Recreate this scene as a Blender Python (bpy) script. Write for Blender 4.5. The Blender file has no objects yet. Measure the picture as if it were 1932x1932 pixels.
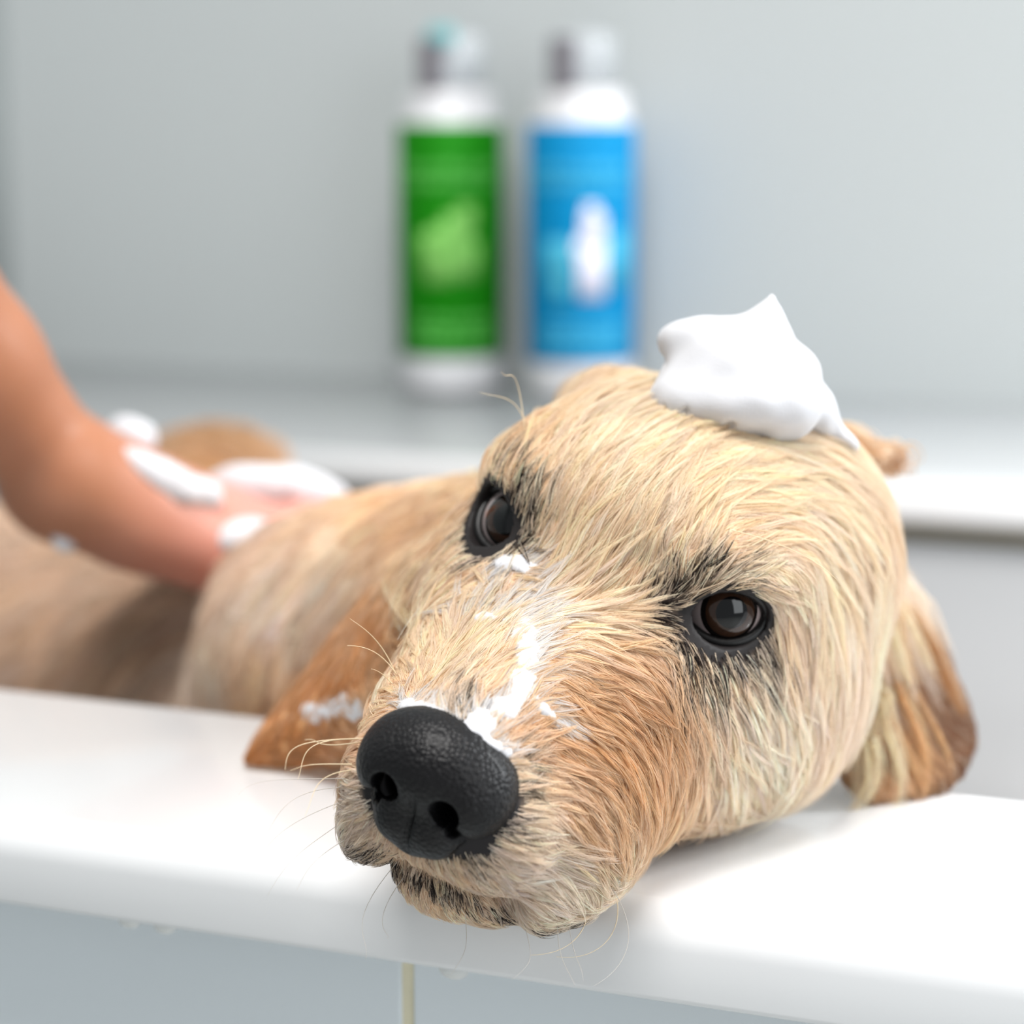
import bpy, bmesh, math
import numpy as np
from mathutils import Vector, Matrix

# ------------------------------------------------------------------ camera
F_PX = 4600.0; TH = math.radians(23); PH = math.radians(9.45)
RIM = 0.60                       # height of the tub rim above the floor (m)
_fh = np.array([-math.sin(TH), math.cos(TH), 0.0])
RIGHT = np.array([math.cos(TH), math.sin(TH), 0.0])
FWD = _fh * math.cos(PH) - np.array([0, 0, 1.0]) * math.sin(PH)
DOWN = -(np.array([0, 0, 1.0]) * math.cos(PH) + _fh * math.sin(PH))
CAM = np.array([0, 0, RIM + 0.198]) - _fh * 0.6
scene = bpy.context.scene
col = scene.collection
cd = bpy.data.cameras.new('camera'); cam = bpy.data.objects.new('camera', cd); col.objects.link(cam)
cd.sensor_width = 36; cd.sensor_fit = 'HORIZONTAL'; cd.lens = 36 * F_PX / 1932
cd.clip_start = 0.02
cam.matrix_world = Matrix(((RIGHT[0], -DOWN[0], -FWD[0], CAM[0]), (RIGHT[1], -DOWN[1], -FWD[1], CAM[1]),
                           (RIGHT[2], -DOWN[2], -FWD[2], CAM[2]), (0, 0, 0, 1)))
cd.dof.use_dof = True; cd.dof.focus_distance = 0.600; cd.dof.aperture_fstop = 7.0
scene.camera = cam

# ------------------------------------------------------------------ light
w = bpy.data.worlds.new('world'); scene.world = w; w.use_nodes = True
w.node_tree.nodes['Background'].inputs[0].default_value = (0.93, 0.97, 1.0, 1)
w.node_tree.nodes['Background'].inputs[1].default_value = 0.30
def area(name, loc, target, sx, sy, power, colr=(1, 1, 1)):
    l = bpy.data.lights.new(name, 'AREA'); l.shape = 'RECTANGLE'; l.size = sx; l.size_y = sy
    l.energy = power; l.color = colr
    o = bpy.data.objects.new(name, l); col.objects.link(o); o.location = loc
    o.rotation_euler = (Vector(target) - Vector(loc)).to_track_quat('-Z', 'Y').to_euler()
    return o
area('ceiling_light', (0.12, -0.48, 2.4), (0.0, 0.05, 0.6), 1.0, 0.8, 37, (1.0, 0.98, 0.95))
area('window_light', (1.45, 0.91, 1.5), (-0.3, 0.98, 0.98), 0.22, 0.9, 24, (0.95, 0.98, 1.0))
area('side_window_light', (1.9, -0.75, 1.2), (0.05, 0.05, 0.68), 1.1, 1.5, 12, (0.94, 0.98, 1.0))
scene.view_settings.view_transform = 'Standard'; scene.view_settings.look = 'None'
scene.view_settings.exposure = 0.42; scene.view_settings.gamma = 1.0
scene.view_settings.use_curve_mapping = False
scene.cycles.max_bounces = 8; scene.cycles.diffuse_bounces = 4; scene.cycles.transparent_max_bounces = 16

# ------------------------------------------------------------------ helpers
def proj(P):
    d = np.asarray(P, float) - CAM; z = d @ FWD
    return 966 + F_PX * (d @ RIGHT) / z, 966 + F_PX * (d @ DOWN) / z, z
def ray(px, py): return FWD + RIGHT * (px - 966) / F_PX + DOWN * (py - 966) / F_PX
def at(px, py, z): return CAM + ray(px, py) * z
def onz(px, py, zz):
    r = ray(px, py); return CAM + r * ((zz - CAM[2]) / r[2])
def lin(r, g, b):
    c = np.array([r, g, b]) / 255.0
    return np.where(c <= 0.04045, c / 12.92, ((c + 0.055) / 1.055) ** 2.4)
def tag(o, label=None, cat=None, group=None, kind=None):
    if label: o['label'] = label
    if cat: o['category'] = cat
    if group: o['group'] = group
    if kind: o['kind'] = kind
    return o
def link(o, parent=None):
    col.objects.link(o)
    if parent is not None:
        o.parent = parent; o.matrix_parent_inverse = parent.matrix_basis.inverted()
    return o
def empty(name, loc):
    o = bpy.data.objects.new(name, None); o.location = loc; o.empty_display_size = 0.02
    bpy.context.view_layer.update()
    return link(o)
def mesh_np(name, V, Q, mat, parent=None, smooth=True):
    me = bpy.data.meshes.new(name)
    V = np.asarray(V, np.float32); Q = np.asarray(Q, np.int32)
    me.vertices.add(len(V)); me.vertices.foreach_set('co', V.ravel())
    n = Q.shape[1]
    me.loops.add(Q.size); me.loops.foreach_set('vertex_index', Q.ravel())
    me.polygons.add(len(Q)); me.polygons.foreach_set('loop_start', np.arange(0, Q.size, n, dtype=np.int32))
    me.update(calc_edges=True); me.validate()
    if smooth: me.polygons.foreach_set('use_smooth', np.ones(len(me.polygons), bool))
    if mat: me.materials.append(mat)
    return link(bpy.data.objects.new(name, me), parent)
def mesh_bm(name, bm, mat, parent=None, smooth=False):
    me = bpy.data.meshes.new(name); bmesh.ops.recalc_face_normals(bm, faces=bm.faces[:]); bm.to_mesh(me); bm.free()
    if smooth: me.polygons.foreach_set('use_smooth', np.ones(len(me.polygons), bool))
    if mat: me.materials.append(mat)
    return link(bpy.data.objects.new(name, me), parent)
def box_bm(x0, x1, y0, y1, z0, z1, bevel=0.0, seg=2):
    bm = bmesh.new(); bmesh.ops.create_cube(bm, size=1)
    for v in bm.verts: v.co = ((x0 + x1) / 2 + v.co.x * (x1 - x0), (y0 + y1) / 2 + v.co.y * (y1 - y0), (z0 + z1) / 2 + v.co.z * (z1 - z0))
    if bevel: bmesh.ops.bevel(bm, geom=bm.edges[:], offset=bevel, segments=seg, affect='EDGES', profile=0.5)
    return bm
def tube(name, pts, rad, mat, parent=None, sides=6, caps=True):
    pts = np.asarray(pts, float); n = len(pts); rad = np.broadcast_to(rad, (n,))
    T = np.gradient(pts, axis=0); T /= np.linalg.norm(T, axis=1)[:, None] + 1e-12
    ref = np.array([0.31, 0.52, 0.79]); A = np.cross(T, ref); A /= np.linalg.norm(A, axis=1)[:, None]; B = np.cross(T, A)
    an = np.linspace(0, 2 * np.pi, sides, endpoint=False)
    V = (pts[:, None] + rad[:, None, None] * (np.cos(an)[None, :, None] * A[:, None] + np.sin(an)[None, :, None] * B[:, None])).reshape(-1, 3)
    Q = []
    for i in range(n - 1):
        for k in range(sides):
            Q.append((i * sides + k, i * sides + (k + 1) % sides, (i + 1) * sides + (k + 1) % sides, (i + 1) * sides + k))
    return mesh_np(name, V, Q, mat, parent)
def lathe(name, prof, mat, parent, loc, n=48, a0=0.0, a1=2 * math.pi):
    full = abs(a1 - a0 - 2 * math.pi) < 1e-6
    an = np.linspace(a0, a1, n, endpoint=not full)
    V = np.array([[r * math.cos(a) + loc[0], r * math.sin(a) + loc[1], z + loc[2]] for (r, z) in prof for a in an])
    Q = []; m = n if full else n - 1
    for i in range(len(prof) - 1):
        for k in range(m):
            Q.append((i * n + k, i * n + (k + 1) % n, (i + 1) * n + (k + 1) % n, (i + 1) * n + k))
    return mesh_np(name, V, Q, mat, parent)

# materials
def mat(name, colr, rough=0.5, spec=0.5, coat=0.0, sss=0.0, sss_r=(1, 1, 1), sss_scale=0.01, attr=None, bump=None, trans=0.0, ior=1.45, var=0.0, var_scale=40, alpha=1.0):
    m = bpy.data.materials.new(name); m.use_nodes = True; nt = m.node_tree; b = nt.nodes['Principled BSDF']
    b.inputs['Base Color'].default_value = (*colr, 1); b.inputs['Roughness'].default_value = rough
    b.inputs['Specular IOR Level'].default_value = spec; b.inputs['Coat Weight'].default_value = coat
    b.inputs['Coat Roughness'].default_value = 0.05; b.inputs['IOR'].default_value = ior
    b.inputs['Transmission Weight'].default_value = trans; b.inputs['Alpha'].default_value = alpha
    if sss:
        b.inputs['Subsurface Weight'].default_value = sss; b.inputs['Subsurface Radius'].default_value = sss_r
        b.inputs['Subsurface Scale'].default_value = sss_scale
    src = None
    if attr:
        a = nt.nodes.new('ShaderNodeAttribute'); a.attribute_name = attr; src = a.outputs['Color']
    if var:
        tc = nt.nodes.new('ShaderNodeTexCoord'); n = nt.nodes.new('ShaderNodeTexNoise'); n.inputs['Scale'].default_value = var_scale; n.inputs['Detail'].default_value = 6
        nt.links.new(tc.outputs['Object'], n.inputs['Vector'])
        hs = nt.nodes.new('ShaderNodeHueSaturation'); mr = nt.nodes.new('ShaderNodeMapRange')
        mr.inputs['To Min'].default_value = 1 - var; mr.inputs['To Max'].default_value = 1 + var
        nt.links.new(n.outputs['Fac'], mr.inputs['Value']); nt.links.new(mr.outputs['Result'], hs.inputs['Value'])
        if src: nt.links.new(src, hs.inputs['Color'])
        else: hs.inputs['Color'].default_value = (*colr, 1)
        src = hs.outputs['Color']
    if src: nt.links.new(src, b.inputs['Base Color'])
    if bump:
        kind, scale, strength, dist = bump
        tc = nt.nodes.new('ShaderNodeTexCoord')
        n = nt.nodes.new('ShaderNodeTexVoronoi' if kind == 'voronoi' else 'ShaderNodeTexNoise'); n.inputs['Scale'].default_value = scale
        if kind == 'noise': n.inputs['Detail'].default_value = 5
        bp = nt.nodes.new('ShaderNodeBump'); bp.inputs['Strength'].default_value = strength; bp.inputs['Distance'].default_value = dist
        if kind == 'voronoi': bp.invert = True
        nt.links.new(tc.outputs['Object'], n.inputs['Vector']); nt.links.new(n.outputs[0], bp.inputs['Height']); nt.links.new(bp.outputs['Normal'], b.inputs['Normal'])
    return m

# signed distance field on a rectilinear grid + surface nets
class Field:
    def __init__(s, xs, ys, zs):
        s.ax = [np.asarray(a, np.float32) for a in (xs, ys, zs)]
        s.D = np.full([len(a) for a in s.ax], 0.05, np.float32)
    def sl(s, lo, hi):
        out = []
        for a, l, h in zip(s.ax, lo, hi):
            i0 = max(int(np.searchsorted(a, l)) - 1, 0); i1 = min(int(np.searchsorted(a, h)) + 1, len(a)); out.append(slice(i0, max(i1, i0)))
        return tuple(out)
    def pts(s, S):
        return s.ax[0][S[0]][:, None, None], s.ax[1][S[1]][None, :, None], s.ax[2][S[2]][None, None, :]
    def union(s, S, d, k):
        o = s.D[S]
        if k > 0:
            h = np.maximum(k - np.abs(o - d), 0) / k; s.D[S] = np.minimum(o, d) - h * h * k * 0.25
        else: s.D[S] = np.minimum(o, d)
    def sub(s, S, d, k):
        o = s.D[S]; d = -d
        if k > 0:
            h = np.maximum(k - np.abs(o - d), 0) / k; s.D[S] = np.maximum(o, d) + h * h * k * 0.25
        else: s.D[S] = np.maximum(o, d)
    def ell(s, c, r, A=None, k=0.0, op='u'):
        c = np.asarray(c, float); r = np.asarray(r, float); A = np.eye(3) if A is None else np.asarray(A)
        ext = np.sqrt(((A * r[None, :]) ** 2).sum(1)) + k + 0.012
        S = s.sl(c - ext, c + ext); X, Y, Z = s.pts(S); X = X - c[0]; Y = Y - c[1]; Z = Z - c[2]
        k0 = 0; k1 = 0
        for i in range(3):
            q = X * np.float32(A[0, i]) + Y * np.float32(A[1, i]) + Z * np.float32(A[2, i])
            k0 = k0 + (q / r[i]) ** 2; k1 = k1 + (q / r[i] ** 2) ** 2
        k0 = np.sqrt(k0); k1 = np.sqrt(k1) + 1e-9; d = (k0 * (k0 - 1) / k1).astype(np.float32)
        (s.union if op == 'u' else s.sub)(S, d, k)
    def cone(s, a, b, r1, r2, k=0.0, op='u', squash=None):
        a = np.asarray(a, float); b = np.asarray(b, float); m = max(r1, r2) + k + 0.012
        S = s.sl(np.minimum(a, b) - m, np.maximum(a, b) + m); X, Y, Z = s.pts(S); X = X - a[0]; Y = Y - a[1]; Z = Z - a[2]
        ab = b - a; h = np.clip((X * ab[0] + Y * ab[1] + Z * ab[2]) / (ab @ ab), 0, 1)
        X = X - h * ab[0]; Y = Y - h * ab[1]; Z = Z - h * ab[2]
        d2 = X * X + Y * Y + Z * Z
        if squash is not None:           # (axis, factor): flatten along an axis
            ax, f = squash; q = X * ax[0] + Y * ax[1] + Z * ax[2]; d2 = d2 + q * q * (1 / f ** 2 - 1)
        d = (np.sqrt(d2) - (r1 + (r2 - r1) * h)).astype(np.float32)
        if squash is not None: d = d * squash[1] ** 0.5
        (s.union if op == 'u' else s.sub)(S, d, k)
    def sheet(s, G, th, k=0.0):
        """G: (n,m,3) control grid, th (n,m) half thickness"""
        n, m, _ = G.shape; mx = float(th.max()) + k + 0.01
        S0 = s.sl(G.reshape(-1, 3).min(0) - mx, G.reshape(-1, 3).max(0) + mx); off = [q.start for q in S0]
        T = np.full(s.D[S0].shape, 0.05, np.float32)
        for i in range(n - 1):
            for j in range(m - 1):
                for tri in (((i, j), (i + 1, j), (i + 1, j + 1)), ((i, j), (i + 1, j + 1), (i, j + 1))):
                    a, b, c = [G[q] for q in tri]; t = np.mean([th[q] for q in tri])
                    mm = t + k + 0.008; lo = np.minimum(np.minimum(a, b), c) - mm; hi = np.maximum(np.maximum(a, b), c) + mm
                    S = s.sl(lo, hi); X, Y, Z = np.broadcast_arrays(*s.pts(S)); P = np.stack([X, Y, Z], -1).astype(np.float32)
                    if P.size == 0: continue
                    L = tuple(slice(max(q.start - o, 0), q.stop - o) for q, o in zip(S, off)); v = T[L]
                    d = tri_dist(P, a, b, c) - np.float32(t)
                    if v.shape == d.shape: T[L] = np.minimum(v, d)
        s.union(S0, T, k)
    def sample(s, P):
        idx = []; fr = []
        for a, x in zip(s.ax, P.T):
            i = np.clip(np.searchsorted(a, x) - 1, 0, len(a) - 2); idx.append(i); fr.append(np.clip((x - a[i]) / (a[i + 1] - a[i]), 0, 1))
        o = 0
        for dx in (0, 1):
            for dy in (0, 1):
                for dz in (0, 1):
                    wgt = (fr[0] if dx else 1 - fr[0]) * (fr[1] if dy else 1 - fr[1]) * (fr[2] if dz else 1 - fr[2])
                    o = o + wgt * s.D[idx[0] + dx, idx[1] + dy, idx[2] + dz]
        return o
    def grad(s, P, e=0.0012):
        g = np.stack([s.sample(P + np.eye(3)[i] * e) - s.sample(P - np.eye(3)[i] * e) for i in range(3)], -1)
        return g / (np.linalg.norm(g, axis=1)[:, None] + 1e-12)
    def hit(s, px, py, z0=0.45, z1=1.5):
        """depth at which the ray through a photo pixel first meets the surface"""
        zz = np.arange(z0, z1, 0.0007); P = CAM + ray(px, py)[None] * zz[:, None]
        ok = np.ones(len(zz), bool)
        for a, x in zip(s.ax, P.T): ok &= (x > a[0]) & (x < a[-1])
        d = np.where(ok, s.sample(P), 1.0); i = np.argmax(d < 0)
        return float(zz[i]) if d[i] < 0 else None
    def mesh(s):
        D = s.D; sg = D < 0; n = np.array(D.shape)
        c = np.zeros(n - 1, np.int8)
        for dx in (0, 1):
            for dy in (0, 1):
                for dz in (0, 1): c += sg[dx:n[0] - 1 + dx, dy:n[1] - 1 + dy, dz:n[2] - 1 + dz]
        I = np.argwhere((c > 0) & (c < 8)); cid = np.full(n - 1, -1, np.int32); cid[tuple(I.T)] = np.arange(len(I))
        acc = np.zeros((len(I), 3)); cnt = np.zeros(len(I))
        cor = [(a, b, e) for a in (0, 1) for b in (0, 1) for e in (0, 1)]
        for p in cor:
            for ax in range(3):
                if p[ax]: continue
                q = list(p); q[ax] = 1
                d0 = D[tuple((I + p).T)]; d1 = D[tuple((I + q).T)]; mk = (d0 < 0) != (d1 < 0)
                t = np.where(mk, d0 / np.where(mk, d0 - d1, 1), 0)
                pos = np.array(p, float)[None] + np.zeros((len(I), 3)); pos[:, ax] = t
                acc += pos * mk[:, None]; cnt += mk
        ip = I + acc / cnt[:, None]
        V = np.stack([np.interp(ip[:, i], np.arange(n[i]), s.ax[i]) for i in range(3)], -1)
        Q = []
        for ax in range(3):
            a0 = [slice(None)] * 3; a1 = [slice(None)] * 3; a0[ax] = slice(0, -1); a1[ax] = slice(1, None)
            s0 = sg[tuple(a0)]; s1 = sg[tuple(a1)]; E = np.argwhere(s0 != s1)
            u, v = (ax + 1) % 3, (ax + 2) % 3
            ok = (E[:, u] > 0) & (E[:, v] > 0) & (E[:, u] < n[u] - 1) & (E[:, v] < n[v] - 1); E = E[ok]
            fl = s0[tuple(E.T)]
            def cc(du, dv):
                K = E.copy(); K[:, u] += du; K[:, v] += dv; return cid[tuple(K.T)]
            q = np.stack([cc(-1, -1), cc(0, -1), cc(0, 0), cc(-1, 0)], -1); q[~fl] = q[~fl][:, ::-1]; Q.append(q)
        return V, np.concatenate(Q)
def tri_dist(P, a, b, c):
    a, b, c = [np.asarray(q, np.float32) for q in (a, b, c)]
    def seg(P, p, q):
        d = q - p; h = np.clip(((P - p) @ d) / (d @ d + 1e-12), 0, 1); e = P - p - h[..., None] * d; return (e * e).sum(-1)
    nrm = np.cross(b - a, c - a); nn = nrm @ nrm + 1e-14
    ins = (((P - a) @ np.cross(nrm, b - a)) > 0) & (((P - b) @ np.cross(nrm, c - b)) > 0) & (((P - c) @ np.cross(nrm, a - c)) > 0)
    pl = ((P - a) @ nrm) ** 2 / nn
    ed = np.minimum(np.minimum(seg(P, a, b), seg(P, b, c)), seg(P, c, a))
    return np.sqrt(np.where(ins, pl, ed))
def axis(*segs):
    out = [segs[0][0]]
    for (a, b, h) in segs:
        m = max(1, int(round((b - a) / h))); out += list(np.linspace(a, b, m + 1)[1:])
    return np.array(out)
rng = np.random.default_rng(7)

# ------------------------------------------------------------------ materials
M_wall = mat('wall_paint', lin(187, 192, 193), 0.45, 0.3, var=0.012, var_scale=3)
M_floor = mat('floor_tile', lin(200, 202, 200), 0.3, var=0.04, var_scale=4)
M_acryl = mat('white_acrylic', lin(226, 227, 229), 0.22, 0.45, coat=0.25)
M_acryl_shaded = mat('white_acrylic_shaded', lin(172, 173, 175), 0.3, 0.4)  # white acrylic greyed: the dimmer light inside the tub is put into the colour
M_tile = mat('grey_white_tile', lin(222, 229, 234), 0.12, 0.5, var=0.01, var_scale=6)
M_grout = mat('beige_grout', lin(232, 225, 198), 0.9, 0.1, var=0.12, var_scale=220, bump=('noise', 300, 0.4, 0.001))
M_seal = mat('sealant', lin(128, 121, 101), 0.7, 0.2, var=0.06, var_scale=60)
M_water = mat('water', (0.92, 0.93, 0.92), 0.05, 0.5, trans=0.35, ior=1.33)

# ------------------------------------------------------------------ the room
def struct(o): o['kind'] = 'structure'; return o
WALL_Y = 1.06; WX0 = -0.875
struct(mesh_bm('floor', box_bm(WX0 - 0.1, 2.6, -1.8, WALL_Y + 0.1, -0.05, 0.0), M_floor))
struct(mesh_bm('wall_back', box_bm(WX0 - 0.1, 2.6, WALL_Y, WALL_Y + 0.1, 0, 2.6), M_wall))
M_wall_shaded = mat('wall_paint_shaded', lin(138, 143, 143), 0.5, 0.3, var=0.012, var_scale=3)  # same wall paint made darker: the left wall's shade is painted in
struct(mesh_bm('wall_left', box_bm(WX0 - 0.1, WX0, -1.8, WALL_Y, 0, 2.6), M_wall_shaded))

# bathtub: a profile in (y, z) extruded along the length of the tub
tub = tag(empty('bathtub', (0, 0.35, 0)), 'white acrylic bathtub with broad flat rim the dog rests its head on', 'bathtub')
def arc(cy, cz, r, a0, a1, n=8):
    return [(cy + r * math.cos(math.radians(a)), cz + r * math.sin(math.radians(a))) for a in np.linspace(a0, a1, n)]
def extrude(name, prof, x0, x1, m, parent, nx=2, closed=True):
    xs = np.linspace(x0, x1, nx); n = len(prof); V = [(x, p[0], p[1]) for x in xs for p in prof]; Q = []
    for i in range(nx - 1):
        for k in range(n if closed else n - 1):
            Q.append((i * n + k, i * n + (k + 1) % n, (i + 1) * n + (k + 1) % n, (i + 1) * n + k))
    o = mesh_np(name, V, Q, m, parent)
    if closed:
        bm = bmesh.new(); bm.from_mesh(o.data); bm.verts.ensure_lookup_table()
        for base in (0, (nx - 1) * n):
            try: bm.faces.new([bm.verts[base + k] for k in range(n)])
            except Exception: pass
        bmesh.ops.recalc_face_normals(bm, faces=bm.faces[:]); bm.to_mesh(o.data); bm.free()
    return o
T0, T1 = WX0 + 0.001, 0.85
near = arc(0.0105, RIM - 0.0105, 0.0105, 180, 90, 10) + [(0.06, RIM + 0.0003)] + arc(0.142 - 0.012, RIM - 0.012, 0.012, 90, 0, 8) \
     + [(0.142, RIM - 0.028), (0.130, RIM - 0.028)] + [(0.03, RIM - 0.0255), (0.004, RIM - 0.0245)] + arc(0.002, RIM - 0.0225, 0.002, 270, 180, 4)
extrude('front_rim', near, T0, T1, M_acryl, tub)
FY = 0.70
basin = [(0.132, RIM - 0.026), (0.150, RIM - 0.22)] + arc(0.23, RIM - 0.34, 0.07, 180, 270, 7) + arc(FY - 0.10, RIM - 0.34, 0.07, 270, 360, 7) + [(FY + 0.004, RIM - 0.22), (FY + 0.012, RIM - 0.030)]
outer = [(y, z - 0.006) for (y, z) in basin][::-1]
extrude('basin', basin + outer, T0, T1 - 0.02, M_acryl_shaded, tub)
far = arc(FY + 0.014, RIM - 0.014, 0.014, 180, 90, 9) + [(WALL_Y - 0.001, RIM + 0.001), (WALL_Y - 0.001, RIM - 0.02), (FY + 0.004, RIM - 0.02)] + arc(FY + 0.003, RIM - 0.017, 0.003, 270, 180, 4)
extrude('rear_ledge', far, T0, T1, M_acryl, tub)
tag(extrude('sealant_joint', [(FY + 0.006, RIM - 0.0203), (FY + 0.03, RIM - 0.0203), (FY + 0.03, RIM - 0.029), (FY + 0.008, RIM - 0.029)], T0, T1, M_seal, tub), 'brownish sealant line under the rear ledge')
# tiled front below the rim
apron = struct(mesh_bm('wall_front', box_bm(T0, T1, 0.0249, 0.060, 0.0, RIM - 0.0265), M_grout))
apron['label'] = 'tiled front of the tub below the rim'
gx = float((CAM + ray(768, 1900) * ((0.024 - CAM[1]) / ray(768, 1900)[1]))[0])
TW, TG = 0.300, 0.0036
tile_me = None
for i in range(-3, 3):
    for r_ in range(2):
        x0 = gx + TG / 2 + i * TW; z1 = RIM - 0.027 - r_ * TW
        bx0 = max(x0, T0 + 0.001); bx1 = min(x0 + TW - TG, T1 - 0.001)
        mesh_bm('tile', box_bm(bx0, bx1, 0.0240, 0.034, max(z1 - TW + TG, 0.002), z1, 0.0008, 2), M_tile, apron)

# ------------------------------------------------------------------ the dog: one continuous body
HR = np.array([[-0.022704, 0.943916, 0.329403], [-0.994365, 0.012807, -0.105236], [-0.103552, -0.329936, 0.938307]])
HT = np.array([0.014888, 0.030257, 0.679986])
def hl(f, l, u): return HT + HR @ (np.array([f, l, u]) * 0.01)      # head frame (cm: forward, left, up) -> world
def hinv(P): return (np.asarray(P) - HT) @ HR * 100.0
def hdir(f, l, u): v = HR @ np.array([f, l, u], float); return v / np.linalg.norm(v)
dogf = Field(axis((-0.62, -0.20, 0.006), (-0.20, -0.085, 0.0025), (-0.085, 0.085, 0.0011), (0.085, 0.165, 0.0022)),
             axis((-0.09, 0.062, 0.0011), (0.062, 0.19, 0.0025), (0.19, 0.66, 0.006)),
             axis((0.34, 0.59, 0.006), (0.59, 0.735, 0.0011), (0.735, 0.80, 0.003)))
def E(c, r, k=0.0, op='u'): dogf.ell(hl(*c), np.array(r) * 0.01, HR, k * 0.01, op)
def RC(a, b, r1, r2, k=0.0, op='u'): dogf.cone(hl(*a), hl(*b), r1 * 0.01, r2 * 0.01, k * 0.01, op)
# torso, shoulders and neck (world)
W_ = lambda px, py, z: at(px, py, z)
dogf.cone(W_(470, 1440, 1.02), W_(40, 1370, 1.13), 0.082, 0.095, 0.0)                       # trunk
dogf.cone(W_(90, 1340, 1.14), W_(360, 1030, 1.27), 0.085, 0.048, 0.04)                       # rump
dogf.ell(W_(410, 895, 1.26), (0.030, 0.05, 0.022), None, 0.03)                               # hip
dogf.cone(W_(620, 1360, 0.93), W_(520, 1640, 0.93), 0.056, 0.045, 0.03)                      # shoulder down
dogf.cone(W_(640, 1220, 0.89), hl(-8, 0.0, -3.6), 0.050, 0.040, 0.02)                        # neck
dogf.cone(W_(720, 1235, 0.86), hl(-7, 1.5, -2.6), 0.045, 0.040, 0.03)
# skull
E((-4.6, 0, -0.1), (5.9, 4.75, 3.75), 1.0)
E((-7.2, 1.45, -0.9), (4.0, 4.2, 4.0), 1.5)
E((-5.2, 3.5, -4.5), (3.9, 2.9, 2.4), 1.5)
E((-2.6, 0, 1.0), (3.0, 2.6, 1.6), 1.5)
for s in (-1, 1):
    E((-1.7, s * 2.6, 0.9), (1.9, 1.75, 0.9), 1.4)           # brow
    E((-3.4, s * 3.1, -3.0), (4.2, 2.7, 3.3), 1.5)             # cheek
    E((0.6, s * 2.4, -2.7), (2.9, 1.5, 2.0), 1.8)              # below the eye
E((-2.6, 2.4, -5.0), (4.0, 2.7, 2.3), 1.0)                     # cheek pressed on the rim
RC((-0.5, 0, -1.9), (7.2, 0, -3.1), 2.45, 1.65, 1.2)           # bridge
for s in (-1, 1):
    RC((1.5, s * 1.5, -4.0), (6.9, s * 1.20, -4.35), 1.95, 1.60, 0.9)   # flews
E((5.4, -1.85, -5.75), (2.5, 1.15, 1.45), 0.7)
E((3.3, 2.65, -6.0), (3.6, 1.05, 1.65), 0.9)
RC((-1.5, 2.3, -4.0), (4.0, 2.0, -4.5), 1.9, 1.7, 1.5)
RC((-1.5, -2.0, -4.0), (4.0, -1.8, -4.3), 1.7, 1.6, 1.5)
E((7.0, 0.1, -5.1), (1.1, 1.7, 0.85), 0.5)
RC((-4, 0, -4.2), (-8, 0.5, -4.2), 2.8, 3.2, 1.5)              # throat
RC((-3, 0.3, -5.5), (6.0, 0.05, -6.35), 2.2, 1.4, 0.22)       # lower jaw
E((4.6, 1.0, -6.75), (2.3, 1.5, 1.0), 0.3)
# eyes
EYE_R = 1.12
CAMDIR = {}
eyes = {}
for s in (-1, 1):
    g = np.array([0.80, 0.47, 0.33]) if s > 0 else np.array([0.90, -0.13, 0.34]); g /= np.linalg.norm(g)
    nl = np.array([0.86, s * 0.46, 0.20]); nl /= np.linalg.norm(nl)                 # where the lids face
    c = np.array([0.05, s * 3.42, 0.05 if s > 0 else -0.07]) - EYE_R * nl
    upv = np.array([0, 0, 1.0]); a = np.cross(upv, nl) * s; a /= np.linalg.norm(a)   # a: nasal -> temporal
    if a[1] * s < 0: a = -a
    b = np.cross(nl, a); b = b if b[2] > 0 else -b
    tl = math.radians(9); a, b = a * math.cos(tl) + b * math.sin(tl), b * math.cos(tl) - a * math.sin(tl)
    eyes[s] = dict(c=c, g=g, n=nl, a=a, b=b, wa=1.10 if s > 0 else 1.16, hb=0.76 if s > 0 else 0.84)
    E(c, (EYE_R + 0.17,) * 3, 0.35)
    A = HR @ np.stack([a, b, nl], 1)
    dogf.ell(hl(*(c + nl * 0.9)), np.array([eyes[s]['wa'] - 0.02, eyes[s]['hb'], 1.3]) * 0.01, A, 0.0008, 's')
# ears: bent sheets
def ear(rows, th, k):
    G = np.array([[at(*p) for p in r] for r in rows]); n, m, _ = G.shape
    def up(G):                                    # one Catmull-Rom style refinement along both axes
        for axn in (0, 1):
            G = np.swapaxes(G, 0, axn); P = np.concatenate([2 * G[:1] - G[1:2], G, 2 * G[-1:] - G[-2:-1]])
            mid = (-P[:-3] + 9 * P[1:-2] + 9 * P[2:-1] - P[3:]) / 16
            o = np.empty((2 * len(G) - 1,) + G.shape[1:]); o[0::2] = G; o[1::2] = mid; G = np.swapaxes(o, 0, axn)
        return G
    G = up(up(G)); t = np.array(th)[:, None] + np.zeros((1, m)); t = up(up(t[..., None]))[..., 0]
    dogf.sheet(G, t * 0.01, k * 0.01); return G
for s in (-1, 1):
    RC((9.8, s * 0.75, -3.4), (7.6, s * 0.8, -3.5), 0.55, 0.5, 0.0, 's')     # room behind the nostrils
EAR_R = ear([[(760, 1075, 0.735), (800, 1060, 0.700), (835, 1075, 0.672)],
             [(672, 1170, 0.735), (725, 1160, 0.705), (770, 1170, 0.670)],
             [(570, 1300, 0.738), (655, 1290, 0.710), (735, 1290, 0.680)],
             [(500, 1385, 0.738), (590, 1385, 0.722), (700, 1390, 0.705)],
             [(478, 1428, 0.737), (570, 1436, 0.732), (680, 1444, 0.726)]], [0.5, 0.3, 0.26, 0.24, 0.22], 0.5)
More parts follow.
